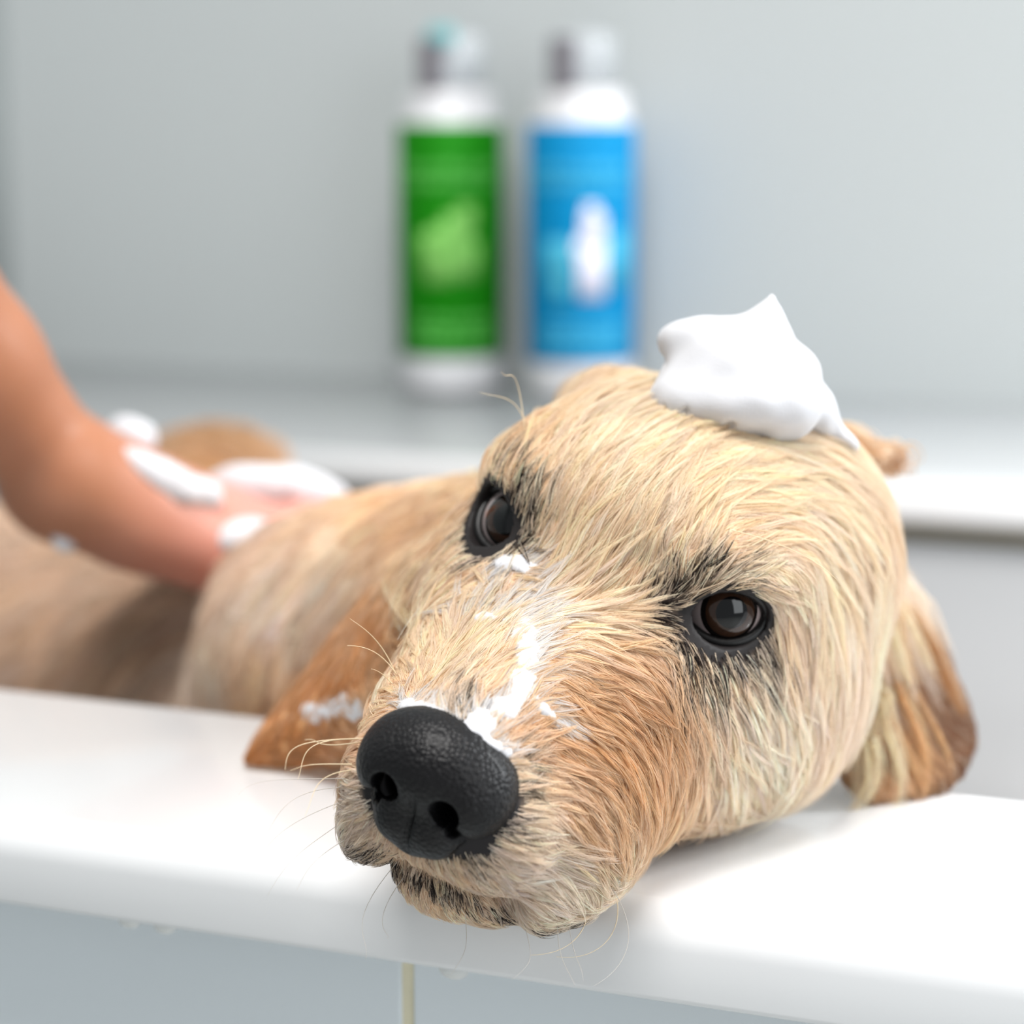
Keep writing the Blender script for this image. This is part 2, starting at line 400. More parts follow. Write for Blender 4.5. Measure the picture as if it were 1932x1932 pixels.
EAR_L = ear([[(1590, 1090, 0.735), (1650, 1075, 0.745), (1685, 1110, 0.765)],
             [(1590, 1200, 0.722), (1690, 1185, 0.745), (1742, 1180, 0.775)],
             [(1590, 1300, 0.715), (1715, 1290, 0.740), (1788, 1275, 0.770)],
             [(1592, 1390, 0.710), (1730, 1380, 0.730), (1820, 1365, 0.757)],
             [(1600, 1450, 0.706), (1730, 1445, 0.716), (1808, 1430, 0.732)],
             [(1640, 1492, 0.701), (1710, 1486, 0.706), (1765, 1476, 0.712)]], [0.5, 0.3, 0.25, 0.25, 0.24, 0.22], 0.5)
# little flap of ear base behind the skull
dogf.cone(W_(1585, 850, 0.745), W_(1680, 870, 0.765), 0.007, 0.0025, 0.006)
dogf.ell(W_(1150, 790, 0.715), (0.015, 0.015, 0.0135), None, 0.015)
HEADF = dogf
# keep above the rim where it lies on it
S_ = dogf.sl((-1, -0.001, 0.3), (1, 0.142, 0.603)); X_, Y_, Z_ = dogf.pts(S_)
dogf.D[S_] = np.maximum(dogf.D[S_], np.broadcast_to(RIM + 0.0004 - Z_, dogf.D[S_].shape).astype(np.float32))
dog = tag(empty('dog', tuple(at(400, 1700, 1.0)) ), 'wet golden retriever resting its chin on the white tub rim', 'dog')
V, Q = dogf.mesh(); print('DOG', len(V), len(Q))
M_skin = mat('fur_undercoat', (0.5, 0.35, 0.2), 0.6, 0.3)
body = mesh_np('body', V, Q, M_skin, dog)
# --- nose leather
HT_keep = HT.copy(); HT = HT + RIGHT * (-0.0016) + DOWN * (-0.0010)
nf = Field(*[axis((lo, hi, 0.00055)) for lo, hi in zip(np.min([hl(f, l, u) for f in (6.0, 10.6) for l in (-2.7, 2.7) for u in (-6.2, -0.8)], 0), np.max([hl(f, l, u) for f in (6.0, 10.6) for l in (-2.7, 2.7) for u in (-6.2, -0.8)], 0))])
def NE(c, r, k=0.0, op='u'): nf.ell(hl(*c), np.array(r) * 0.01, HR, k * 0.01, op)
def NC(a, b, r1, r2, k=0.0, op='u'): nf.cone(hl(*a), hl(*b), r1 * 0.01, r2 * 0.01, k * 0.01, op)
NE((7.9, 0, -2.85), (1.25, 1.75, 1.15), 0)
NE((8.35, 0, -2.95), (1.05, 1.25, 1.05), 0.6)
for s in (-1, 1):
    NE((8.05, s * 1.15, -3.3), (1.15, 0.85, 0.95), 0.5)       # wings
    NE((8.35, s * 0.45, -4.25), (0.75, 0.75, 0.85), 0.4)
NE((8.2, 0, -4.7), (0.62, 0.5, 0.6), 0.3)
for s in (-1, 1):
    NC((9.7, s * 0.78, -3.42), (8.3, s * 0.82, -3.55), 0.40, 0.34, 0.10, 's')      # nostril
    NC((9.30, s * 0.95, -3.80), (8.95, s * 1.55, -4.12), 0.22, 0.16, 0.10, 's')     # slit of the wing
    NC((8.95, s * 1.55, -4.12), (8.3, s * 2.15, -3.85), 0.16, 0.07, 0.1, 's')
def nsurf(l_, u2):
    fs = np.linspace(10.5, 6.5, 260); d_ = nf.sample(np.array([hl(f_, l_, u2) for f_ in fs])); return fs[np.argmax(d_ < 0)]
for s in (-1, 1):
    pa = [(nsurf(s * l_, u2) + 0.02, s * l_, u2, r_) for l_, u2, r_ in ((0.85, -3.72, .22), (1.08, -3.95, .19), (1.38, -4.08, .16), (1.68, -4.04, .13), (1.92, -3.85, .09))]
    for a_, b_ in zip(pa[:-1], pa[1:]): NC(a_[:3], b_[:3], a_[3], b_[3], 0.06, 's')
gr = []
for u_ in np.linspace(-3.3, -5.15, 9):                           # groove follows the front surface
    fs = np.linspace(10.5, 7.5, 200); d_ = nf.sample(np.array([hl(f_, 0, u_) for f_ in fs])); gr.append((fs[np.argmax(d_ < 0)], 0.0, u_))
for g0, g1 in zip(gr[:-1], gr[1:]): NC(g0, g1, 0.075, 0.075, 0.06, 's')
M_nose = mat('nose_leather', lin(17, 16, 18), 0.42, 0.28, coat=0.04, bump=('voronoi', 900, 0.55, 0.0006), var=0.15, var_scale=120)
Vn, Qn = nf.mesh(); tag(mesh_np('nose', Vn, Qn, M_nose, dog), 'black pebbled nose leather')
HT = HT_keep
# --- eyes
M_sclera = mat('sclera', lin(168, 152, 150), 0.12, 0.5, coat=1.0)
M_iris = mat('iris', lin(50, 31, 20), 0.5, 0.0, coat=1.0, var=0.4, var_scale=450)
M_limbus = mat('limbus', lin(16, 12, 11), 0.5, 0.0, coat=1.0)
M_pupil = mat('pupil', (0.001, 0.001, 0.0015), 0.5, 0.0, coat=1.0)
for m_ in (M_iris, M_limbus, M_pupil, M_sclera): m_.node_tree.nodes['Principled BSDF'].inputs['Coat Roughness'].default_value = 0.015
M_lid = mat('lid_skin', lin(12, 10, 10), 0.38, 0.3, coat=0.05, bump=('noise', 600, 0.2, 0.0004))
def cap(name, c, g, r, a0, a1, m, parent, n=40, rings=14, dz=0.0):
    """spherical cap around direction g between polar angles a0..a1 (head frame cm)"""
    g = g / np.linalg.norm(g); a = np.cross(g, [0, 0, 1.0]); a /= np.linalg.norm(a); b = np.cross(a, g)
    V = []
    for t in np.linspace(a0, a1, rings):
        for q in np.linspace(0, 2 * np.pi, n, endpoint=False):
            V.append(hl(*(c + g * (r * math.cos(t) + dz) + r * math.sin(t) * (a * math.cos(q) + b * math.sin(q)))))
    Q = [(i * n + k, (i + 1) * n + k, (i + 1) * n + (k + 1) % n, i * n + (k + 1) % n) for i in range(rings - 1) for k in range(n)]
    return mesh_np(name, V, Q, m, parent)
for s in (1, -1):
    e = eyes[s]; c, g = e['c'], e['g']
    ball = cap('eye', c, g, EYE_R, 0.72, 3.1, M_sclera, dog, rings=24)
    ball['label'] = 'dark brown eye with glossy cornea'
    rc = 0.98; hgt = EYE_R * math.cos(0.74); a1 = math.asin(EYE_R * math.sin(0.74) / rc); dz = hgt - rc * math.cos(a1)
    cap('limbus', c, g, rc, 0.72, a1, M_limbus, ball, dz=dz)
    cap('iris', c, g, rc, 0.44, 0.72, M_iris, ball, dz=dz)
    cap('pupil', c, g, rc, 0.004, 0.44, M_pupil, ball, dz=dz)
    # dark lid rim: almond loop lying on the eyeball
    pts = []; q = np.linspace(0, 2 * np.pi, 65)
    for t in q:
        ca, sb = math.cos(t), math.sin(t)
        x = e['wa'] * ca * 0.98; y = e['hb'] * (abs(sb) ** 1.15) * np.sign(sb) * (1.0 if sb > 0 else 0.92)
        if ca < -0.75: x -= 0.18 * (-ca - 0.75) / 0.25                      # tear corner
        rr = EYE_R + 0.10; zz = math.sqrt(max(rr * rr - x * x - y * y, 0.02))
        pts.append(hl(*(c + e['a'] * x + e['b'] * y + e['n'] * zz)))
    tube('eyelid_rim', pts, 0.0014, M_lid, dog, sides=10)
# --- fur colour, growth direction and length: read off at points of the coat, then carried onto the surface
GUIDE = np.array([  # photo x, y, growth direction dx, dy
 (880,1330,.15,-1),(930,1320,.45,-.9),(820,1330,-.2,-1),(980,1400,.9,-.35),(1000,1480,1,.05),(1080,1400,.9,.35),(1150,1400,.5,.87),(1250,1450,.42,.9),
 (1150,1290,.75,.6),(1080,1300,.95,.2),(1050,1600,.9,.4),(1000,1680,.8,.55),(1150,1650,.7,.72),(1100,1530,.8,.6),(1220,1560,.55,.83),(850,1730,.2,1),(930,1700,.5,.85),
 (760,1690,-.2,1),(700,1640,-.5,.85),(650,1590,-.7,.6),(640,1480,-1,.1),(690,1370,-.9,-.3),(720,1310,-.7,-.65),(780,1250,-.5,-.8),(800,1200,-.5,-.6),(850,1250,-.05,-1),
 (900,1180,.15,-1),(960,1250,.5,-.85),(1000,1180,.6,-.75),(1080,1200,.95,-.1),(1150,1190,.97,.1),(1060,1090,.5,-.85),(1130,1060,.45,-.9),(1100,980,.5,-.85),(1200,1030,.4,-.92),
 (1010,1000,.55,-.83),(1020,930,.45,-.9),(960,880,.1,-1),(905,880,-.5,-.8),(1000,830,-.1,-1),(1070,860,.25,-.95),(1130,800,.35,-.93),(1100,740,.4,-.9),(1200,880,.6,-.8),(1250,820,.7,-.7),
 (1300,950,.7,-.7),(1350,890,.9,-.4),(1500,880,1,.1),(1400,960,.93,-.35),(1480,980,.95,.25),(1560,1050,.6,.8),(1600,1150,.3,.95),(1550,940,.85,.5),(1620,950,.35,.94),(1660,1100,.12,1),
 (1260,1080,.05,-1),(1330,1060,.5,-.85),(1400,1060,.9,-.25),(1460,1100,.8,.55),(1480,1170,.45,.9),(1350,1260,.45,.9),(1280,1230,.2,.97),(1250,1260,.2,.97),(1420,1270,.65,.75),(1480,1300,.65,.75),
 (1450,1400,.6,.75),(1550,1350,.3,.95),(1380,1480,.6,.75),(1500,1480,.6,.6),(1212,1135,.45,-.9),(1225,1172,.95,.15),(1215,1200,.8,.55),(1200,1240,.6,.75),
 (600,1050,-.8,.55),(450,1200,-.7,.7),(400,1270,-.5,.85),(600,1350,-.6,.8),(700,1230,-.5,.85),(700,1020,-.8,.4),(800,980,-.8,.3),(830,1100,-.85,.45),(780,1180,-.6,.75),(860,1050,-.9,.35),
 (870,960,-1,.1),(900,1060,-.6,.6),(960,1050,-.2,.8),(1000,1060,.3,-.3),
 (1700,1350,.15,1),(1650,1400,.05,1),(1780,1300,.3,.95),(1680,1180,.15,1),(1650,870,1,.15),(1690,870,1,.05),(100,1150,-.7,.7),(200,1250,-.5,.85),(300,1000,-.9,.3),(430,860,-.9,-.2)], float)
LEN = np.array([  # photo x, y, length in cm
 (985,930,.35),(992,985,.38),(1250,1130,.38),(1235,1160,.4),(1290,1205,.35),(1350,1232,.38),(900,1045,.4),
 (860,1330,.45),(800,1350,.35),(950,1400,.45),(1000,1480,.6),(1080,1350,.6),(1150,1420,.85),(1050,1600,.8),(1000,1700,.6),(1150,1650,.95),(850,1740,.7),(790,1655,.25),(840,1678,.25),(890,1702,.25),(940,1724,.3),(742,1632,.25),(700,1650,.5),(640,1500,.4),(720,1310,.45),
 (850,1230,.6),(960,1250,.6),(1050,1150,.9),(1150,1190,.9),(1100,1000,1.1),(1000,960,.8),(960,880,1.0),(1000,820,1.2),(1150,850,1.3),(1100,730,.9),(1250,950,1.5),(1400,930,1.9),(1480,1000,1.9),
 (1580,1050,2.2),(1640,950,1.8),(1660,1100,2.4),(1330,1080,.6),(1260,1100,.5),(1430,1100,.7),(1480,1170,1.0),(1350,1240,.55),(1300,1320,.9),(1450,1300,1.2),(1550,1350,1.8),(1400,1450,1.4),(1500,1500,1.2),
 (830,1090,.7),(870,970,.5),(780,1180,1.0),(600,1350,.7),(620,1250,.8),(550,1100,1.8),(400,1230,2.2),(1700,1250,1.4),(1780,1350,.8),(1680,1430,1.8),(150,1150,2.5),(430,860,2.0)], float)
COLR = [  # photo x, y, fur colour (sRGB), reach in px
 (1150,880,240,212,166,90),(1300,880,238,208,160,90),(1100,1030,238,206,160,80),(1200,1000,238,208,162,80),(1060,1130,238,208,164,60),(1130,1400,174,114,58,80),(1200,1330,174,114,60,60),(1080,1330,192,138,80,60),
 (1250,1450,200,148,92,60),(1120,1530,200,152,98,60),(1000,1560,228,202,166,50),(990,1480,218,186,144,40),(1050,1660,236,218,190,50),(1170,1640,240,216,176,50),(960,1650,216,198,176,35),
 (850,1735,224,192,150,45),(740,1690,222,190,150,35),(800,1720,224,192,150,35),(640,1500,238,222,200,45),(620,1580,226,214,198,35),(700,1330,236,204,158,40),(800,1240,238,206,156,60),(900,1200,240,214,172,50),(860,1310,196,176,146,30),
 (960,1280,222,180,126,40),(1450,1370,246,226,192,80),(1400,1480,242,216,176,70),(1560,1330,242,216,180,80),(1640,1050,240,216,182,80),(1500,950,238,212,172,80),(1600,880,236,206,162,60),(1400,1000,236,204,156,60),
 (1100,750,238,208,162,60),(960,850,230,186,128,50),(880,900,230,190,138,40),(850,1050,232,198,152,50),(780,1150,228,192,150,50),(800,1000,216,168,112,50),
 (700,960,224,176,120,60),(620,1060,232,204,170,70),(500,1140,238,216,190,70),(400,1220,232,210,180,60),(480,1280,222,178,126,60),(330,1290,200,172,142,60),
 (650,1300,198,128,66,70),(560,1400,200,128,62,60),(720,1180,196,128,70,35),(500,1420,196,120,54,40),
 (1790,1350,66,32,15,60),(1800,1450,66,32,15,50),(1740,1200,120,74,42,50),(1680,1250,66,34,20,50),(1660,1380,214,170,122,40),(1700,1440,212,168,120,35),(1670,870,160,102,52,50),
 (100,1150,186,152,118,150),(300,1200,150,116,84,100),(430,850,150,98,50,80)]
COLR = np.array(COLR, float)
DARK = np.array([  # dark hair and skin: photo x, y, amount, reach
 (1240,1150,1.0,26),(1225,1165,.9,22),(1270,1110,.85,24),(1310,1092,.7,20),(1280,1195,.95,24),(1310,1225,.9,22),(1350,1240,.9,24),(1400,1235,.85,22),(1440,1215,.7,18),(1300,1265,.55,30),(1350,1290,.4,28),
 (1400,1085,.35,18),(1350,1080,.6,18),
 (985,940,.95,20),(978,908,.55,14),(990,985,.9,20),(985,1020,.8,18),(950,1050,.6,16),(905,1040,.7,16),(890,1000,.6,14),(1006,965,.3,16),(940,892,.3,14),
 (700,1620,.55,22),(650,1605,.4,18),(742,1632,.9,11),(765,1643,.9,11),(790,1655,.95,11),(815,1667,.95,11),(840,1678,.95,11),(865,1690,.95,11),(890,1702,.9,11),(940,1724,.8,11),(985,1744,.8,9),(1060,1762,.85,14),(1040,1765,.7,14),(900,1625,.4,16),
 (960,1560,.45,18),(985,1500,.4,14),(990,1440,.35,16),(870,1330,.35,18),(900,1360,.45,14)], float)
def idw(px, py, G, vals, sig=None, pw=3.0):
    out = np.zeros((len(px),) + vals.shape[1:]); ws = np.zeros(len(px))
    for i in range(len(G)):
        d2 = (px - G[i, 0]) ** 2 + (py - G[i, 1]) ** 2
        if sig is not None: d2 = d2 / (sig[i] / 60.0) ** 2
        wgt = 1.0 / (d2 + 15.0 ** 2) ** (pw / 2)
        out += wgt.reshape((-1,) + (1,) * (vals.ndim - 1)) * vals[i]; ws += wgt
    return out / ws.reshape((-1,) + (1,) * (vals.ndim - 1))
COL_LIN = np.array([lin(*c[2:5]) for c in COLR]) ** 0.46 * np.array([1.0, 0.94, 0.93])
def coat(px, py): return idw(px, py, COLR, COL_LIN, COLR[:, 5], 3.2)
def darkness(px, py):
    o = np.zeros(len(px))
    for x, y, a, r in DARK: o = np.maximum(o, a * np.exp(-((px - x) ** 2 + (py - y) ** 2) / (2 * (r * 0.95) ** 2)))
    return o
def eye_lid_dist(P):
    """<0 inside the eye opening, in units of its size; large elsewhere"""
    H = hinv(P); o = np.full(len(P), 9.0)
    for s in (-1, 1):
        e = eyes[s]; q = H - e['c']; x = q @ e['a']; y = q @ e['b']; z = q @ e['n']
        r = np.sqrt((x / (e['wa'] + 0.04)) ** 2 + (y / (e['hb'] + 0.02)) ** 2) - 1
        o = np.where((z > 0.2) & (np.linalg.norm(q, axis=1) < 2.6), np.minimum(o, r), o)
    return o
# undercoat colour on the body mesh
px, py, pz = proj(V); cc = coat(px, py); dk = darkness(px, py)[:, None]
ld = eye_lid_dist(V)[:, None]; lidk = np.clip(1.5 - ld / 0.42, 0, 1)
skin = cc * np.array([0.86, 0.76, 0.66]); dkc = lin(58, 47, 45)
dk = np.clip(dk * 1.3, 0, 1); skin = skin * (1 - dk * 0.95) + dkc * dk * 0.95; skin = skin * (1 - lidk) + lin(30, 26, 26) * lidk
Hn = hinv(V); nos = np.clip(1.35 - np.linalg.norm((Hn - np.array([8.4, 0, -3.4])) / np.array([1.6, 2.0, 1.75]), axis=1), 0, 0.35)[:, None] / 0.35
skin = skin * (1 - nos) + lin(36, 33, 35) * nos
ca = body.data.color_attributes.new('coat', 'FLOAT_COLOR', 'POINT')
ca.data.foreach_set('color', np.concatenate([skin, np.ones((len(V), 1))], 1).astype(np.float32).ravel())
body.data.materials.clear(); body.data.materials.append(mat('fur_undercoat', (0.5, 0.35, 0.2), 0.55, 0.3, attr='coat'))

SMEARS = [([(990, 1180), (998, 1230), (985, 1290), (955, 1335), (900, 1365), (868, 1388)], 26), ([(868, 1388), (925, 1402), (960, 1420)], 12), ([(765, 1328), (805, 1340), (850, 1366)], 15),
          ([(950, 1062), (985, 1062), (1000, 1072)], 14), ([(1012, 1322), (1040, 1345), (1062, 1368)], 13), ([(860, 1160), (905, 1150), (950, 1160), (988, 1182)], 16), ([(985, 1120), (1000, 1160)], 18)]
def grow(name, n_clump, per, region, lmul=1.0, rad=0.00008, clump_r=0.0013, seed=1, conv=0.75, lift=1.0, hue=None, steps=8, colmul=1.0, label=None):
    rg = np.random.default_rng(seed)
    tri = np.concatenate([Q[:, :3], Q[:, [0, 2, 3]]]); A, B, C = V[tri[:, 0]], V[tri[:, 1]], V[tri[:, 2]]
    cr = np.cross(B - A, C - A); ar = np.linalg.norm(cr, axis=1); ctr = (A + B + C) / 3
    wgt = ar * region(ctr, cr / (ar[:, None] + 1e-15)); cdf = np.cumsum(wgt); cdf /= cdf[-1]
    ti = np.searchsorted(cdf, rg.random(n_clump)); u = rg.random((n_clump, 2)); fl = u.sum(1) > 1; u[fl] = 1 - u[fl]
    R = A[ti] + (B[ti] - A[ti]) * u[:, :1] + (C[ti] - A[ti]) * u[:, 1:]
    px, py, _ = proj(R)
    ok = eye_lid_dist(R) > 0.14
    hn = (hinv(R) - np.array([8.2, -0.1, -3.4])); ok &= np.linalg.norm(hn / np.array([1.55, 1.9, 1.6]), axis=1) > 1.0
    R, px, py = R[ok], px[ok], py[ok]; n = len(R)
    d2 = idw(px, py, GUIDE, GUIDE[:, 2:4] / np.linalg.norm(GUIDE[:, 2:4], axis=1)[:, None], None, 4.0)
    d2 /= np.linalg.norm(d2, axis=1)[:, None] + 1e-9
    ang = rg.normal(0, 0.09, n)
    for _ in range(5):
        kv = rg.normal(0, 1, 3); kv *= 2 * np.pi / (rg.uniform(0.012, 0.035) * np.linalg.norm(kv)); ang += 0.065 * np.sin(R @ kv + rg.uniform(0, 6.28))
    d2 = np.stack([d2[:, 0] * np.cos(ang) - d2[:, 1] * np.sin(ang), d2[:, 0] * np.sin(ang) + d2[:, 1] * np.cos(ang)], 1)
    L = idw(px, py, LEN, LEN[:, 2:3], None, 3.5)[:, 0] * 0.01 * lmul * rg.uniform(0.65, 1.25, n)
    d3 = d2[:, :1] * RIGHT + d2[:, 1:] * DOWN
    path = np.zeros((n, steps, 3)); path[:, 0] = R; p = R.copy(); curl = rg.normal(0, 0.13, n)
    nrm0 = dogf.grad(R); hmax = (0.0006 + 0.055 * L) * rg.uniform(0.5, 1.7, n) * lift
    dirv = d3
    for k in range(1, steps):
        s_ = k / (steps - 1); g = dogf.grad(p); t = dirv - (dirv * g).sum(1)[:, None] * g; t /= np.linalg.norm(t, axis=1)[:, None] + 1e-9
        side = np.cross(g, t); t = t + side * (curl * 0.35)[:, None]; t /= np.linalg.norm(t, axis=1)[:, None]
        p = p + t * (L / (steps - 1))[:, None]; g = dogf.grad(p)
        h = hmax * math.sin(math.pi * min(s_ * 0.62, 0.62)) ; p = p + g * np.clip(h - dogf.sample(p), -0.004, 0.004)[:, None]
        path[:, k] = p; dirv = 0.75 * t + 0.25 * d3
    bad = np.zeros(n, bool)
    for k in range(1, steps): bad |= eye_lid_dist(path[:, k]) < 0.02
    sel = ~bad; path, nrm0, d3, L, px, py = path[sel], nrm0[sel], d3[sel], L[sel], px[sel], py[sel]; n = len(L)
    # strands gathered into wet, pointed locks
    m = n * per; cid = np.repeat(np.arange(n), per)
    T0_ = np.cross(nrm0, d3); T0_ /= np.linalg.norm(T0_, axis=1)[:, None] + 1e-9; T1_ = np.cross(T0_, nrm0)
    rr = clump_r * np.sqrt(rg.random(m)) * (0.6 + 40 * np.clip(L, 0, 0.02))[cid]; th = rg.random(m) * 2 * np.pi
    off = (np.cos(th) * rr)[:, None] * T0_[cid] + (np.sin(th) * rr * 1.6)[:, None] * T1_[cid]
    sv = np.linspace(0, 1, steps); cf = conv * rg.uniform(0.55, 1.15, m)
    keep = (1 - cf[:, None] * sv[None] ** 1.3)
    ls = rg.uniform(0.75, 1.08, m)
    sp = path[cid]
    base = sp[:, :1]; sp = base + (sp - base) * ls[:, None, None]
    P = sp + off[:, None, :] * keep[:, :, None]
    P += nrm0[cid][:, None, :] * (rg.normal(0, 0.00025, m)[:, None] * sv[None])[:, :, None]
    P[:, 0] -= nrm0[cid] * 0.0006
    # colours
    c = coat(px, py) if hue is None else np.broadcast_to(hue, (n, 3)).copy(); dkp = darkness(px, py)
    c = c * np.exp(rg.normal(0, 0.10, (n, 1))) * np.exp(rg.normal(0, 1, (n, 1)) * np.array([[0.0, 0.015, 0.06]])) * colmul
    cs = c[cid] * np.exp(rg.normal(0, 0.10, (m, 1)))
    dkm = (rg.random(m) < dkp[cid] * 0.92); cs[dkm] = lin(46, 36, 34) * np.exp(rg.normal(0, 0.3, (dkm.sum(), 1)))
    pale = (rg.random(m) < 0.16) & ~dkm; cs[pale] = cs[pale] * 0.55 + lin(250, 238, 216) * 0.45
    if name in ('fur', 'wet_locks'):                         # hairs coated with foam
        fm = np.zeros(n)
        for l, wd in SMEARS:
            for a_, b_ in zip(l[:-1], l[1:]):
                d = np.subtract(b_, a_).astype(float); hh = np.clip(((px - a_[0]) * d[0] + (py - a_[1]) * d[1]) / (d @ d), 0, 1)
                fm = np.maximum(fm, np.exp(-((px - a_[0] - hh * d[0]) ** 2 + (py - a_[1] - hh * d[1]) ** 2) / (2 * (wd * 0.75) ** 2)))
        wh = rg.random(m) < fm[cid] * 0.9; cs[wh] = cs[wh] * 0.15 + 0.85 * np.array([0.80, 0.80, 0.81])
    cs = np.clip(cs, 0, 0.95)
    hc = bpy.data.hair_curves.new(name); hc.add_curves([steps] * m)
    hc.position_data.foreach_set('vector', P.astype(np.float32).ravel())
    rp = rad * (1 - 0.75 * sv ** 1.6); Rr = (rp[None] * rg.uniform(0.7, 1.3, (m, 1))).astype(np.float32)
    ra = hc.attributes.get('radius') or hc.attributes.new('radius', 'FLOAT', 'POINT'); ra.data.foreach_set('value', Rr.ravel())
    at_ = hc.attributes.new('coat', 'FLOAT_COLOR', 'CURVE'); at_.data.foreach_set('color', np.concatenate([cs, np.ones((m, 1))], 1).astype(np.float32).ravel())
    hc.materials.append(M_fur); o = link(bpy.data.objects.new(name, hc), dog); o['kind'] = 'stuff'
    if label: o['label'] = label
    return o
def fur_material():
    m = bpy.data.materials.new('wet_fur'); m.use_nodes = True; nt = m.node_tree; b = nt.nodes['Principled BSDF']
    a = nt.nodes.new('ShaderNodeAttribute'); a.attribute_name = 'coat'; nt.links.new(a.outputs['Color'], b.inputs['Base Color'])
    b.inputs['Roughness'].default_value = 0.38; b.inputs['Specular IOR Level'].default_value = 0.45
    tr = nt.nodes.new('ShaderNodeBsdfTranslucent'); nt.links.new(a.outputs['Color'], tr.inputs['Color'])
    mx = nt.nodes.new('ShaderNodeMixShader'); mx.inputs[0].default_value = 0.42
    nt.links.new(b.outputs[0], mx.inputs[1]); nt.links.new(tr.outputs[0], mx.inputs[2]); nt.links.new(mx.outputs[0], nt.nodes['Material Output'].inputs['Surface'])
    return m
M_fur = fur_material()
def facing(c, nn): v = CAM - c; v /= np.linalg.norm(v, axis=1)[:, None]; return np.clip((nn * v).sum(1) * 1.5 + 0.45, 0.06, 1.0)
def is_ear(c):
    d = np.full(len(c), 9.0)
    for G in (EAR_R, EAR_L):
        g = G[3:].reshape(-1, 3)
        for q in g: d = np.minimum(d, np.linalg.norm(c - q, axis=1))
    return d < 0.012
def reg_head(c, nn):
    depth = (c - CAM) @ FWD; return facing(c, nn) * (depth < 0.80) * np.where(is_ear(c), 0.0, 1.0) * np.where(depth < 0.70, 1.0, 0.5)
def reg_ear(c, nn): return facing(c, nn) * is_ear(c)
def reg_body(c, nn): depth = (c - CAM) @ FWD; return facing(c, nn) * (depth >= 0.74) * ~is_ear(c)
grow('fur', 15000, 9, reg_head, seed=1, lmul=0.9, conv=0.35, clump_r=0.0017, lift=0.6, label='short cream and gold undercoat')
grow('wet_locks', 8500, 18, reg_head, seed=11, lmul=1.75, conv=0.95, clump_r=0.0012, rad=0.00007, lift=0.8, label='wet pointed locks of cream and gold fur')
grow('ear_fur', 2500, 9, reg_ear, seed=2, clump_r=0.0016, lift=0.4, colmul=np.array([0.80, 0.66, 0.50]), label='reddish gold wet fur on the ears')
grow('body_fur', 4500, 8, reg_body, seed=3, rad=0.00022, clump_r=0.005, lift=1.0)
# long single locks, laid along their own lines
def locks(name, lst, label):
    rg = np.random.default_rng(21); PP = []; RR = []; CC = []; steps = 10
    for (pts, z, dz, wd, n, c, cut) in lst:
        pts = np.array(pts, float); k = len(pts); tt = np.linspace(0, k - 1, steps)
        fx = np.interp(tt, range(k), pts[:, 0]); fy = np.interp(tt, range(k), pts[:, 1])
        for _ in range(2): fx[1:-1] = (fx[:-2] + 2 * fx[1:-1] + fx[2:]) / 4; fy[1:-1] = (fy[:-2] + 2 * fy[1:-1] + fy[2:]) / 4
        zz = np.linspace(z, z + dz, steps)
        for i in range(steps):
            h = dogf.hit(fx[i], fy[i], 0.5, 0.85)
            if h is not None and i: zz[i] = min(zz[i], h - 0.0015)
            if h is not None and i == 0: zz[i] = h + 0.001
        cv = np.array([at(x, y, q) for x, y, q in zip(fx, fy, zz)]); cv[:, 2] = np.maximum(cv[:, 2], RIM + 0.001)
        s_ = np.linspace(0, 1, steps); env = (0.35 + 1.0 * np.sin(np.pi * np.clip(s_ * 0.75 + 0.12, 0, 1))) * (1 - s_ ** 3 * cut)
        n = int(n * 1.8); o = rg.normal(0, 1, (n, 3)) * wd * 0.8
        for j in range(n):
            PP.append(cv[0] + (cv - cv[0]) * rg.uniform(0.7, 1.06) + o[j] * (env * (0.6 + 0.5 * np.sin(3 * s_ + rg.uniform(0, 6))))[:, None] + rg.normal(0, 0.0013, 3) * s_[:, None] ** 1.5); RR.append(0.000075 * (1 - 0.6 * s_ ** 2))
            cj = lin(*c) ** 0.75 * math.exp(rg.normal(0, 0.28)); CC.append(np.clip(cj, 0, 0.95))
    m = len(PP); hc = bpy.data.hair_curves.new(name); hc.add_curves([steps] * m)
    hc.position_data.foreach_set('vector', np.array(PP, np.float32).ravel())
    ra = hc.attributes.get('radius') or hc.attributes.new('radius', 'FLOAT', 'POINT'); ra.data.foreach_set('value', np.array(RR, np.float32).ravel())
    at_ = hc.attributes.new('coat', 'FLOAT_COLOR', 'CURVE'); at_.data.foreach_set('color', np.concatenate([np.array(CC), np.ones((m, 1))], 1).astype(np.float32).ravel())
    hc.materials.append(M_fur); o = link(bpy.data.objects.new(name, hc), dog); o['kind'] = 'stuff'; o['label'] = label
CR, TN, GD = (236, 208, 168), (206, 158, 108), (176, 116, 62)
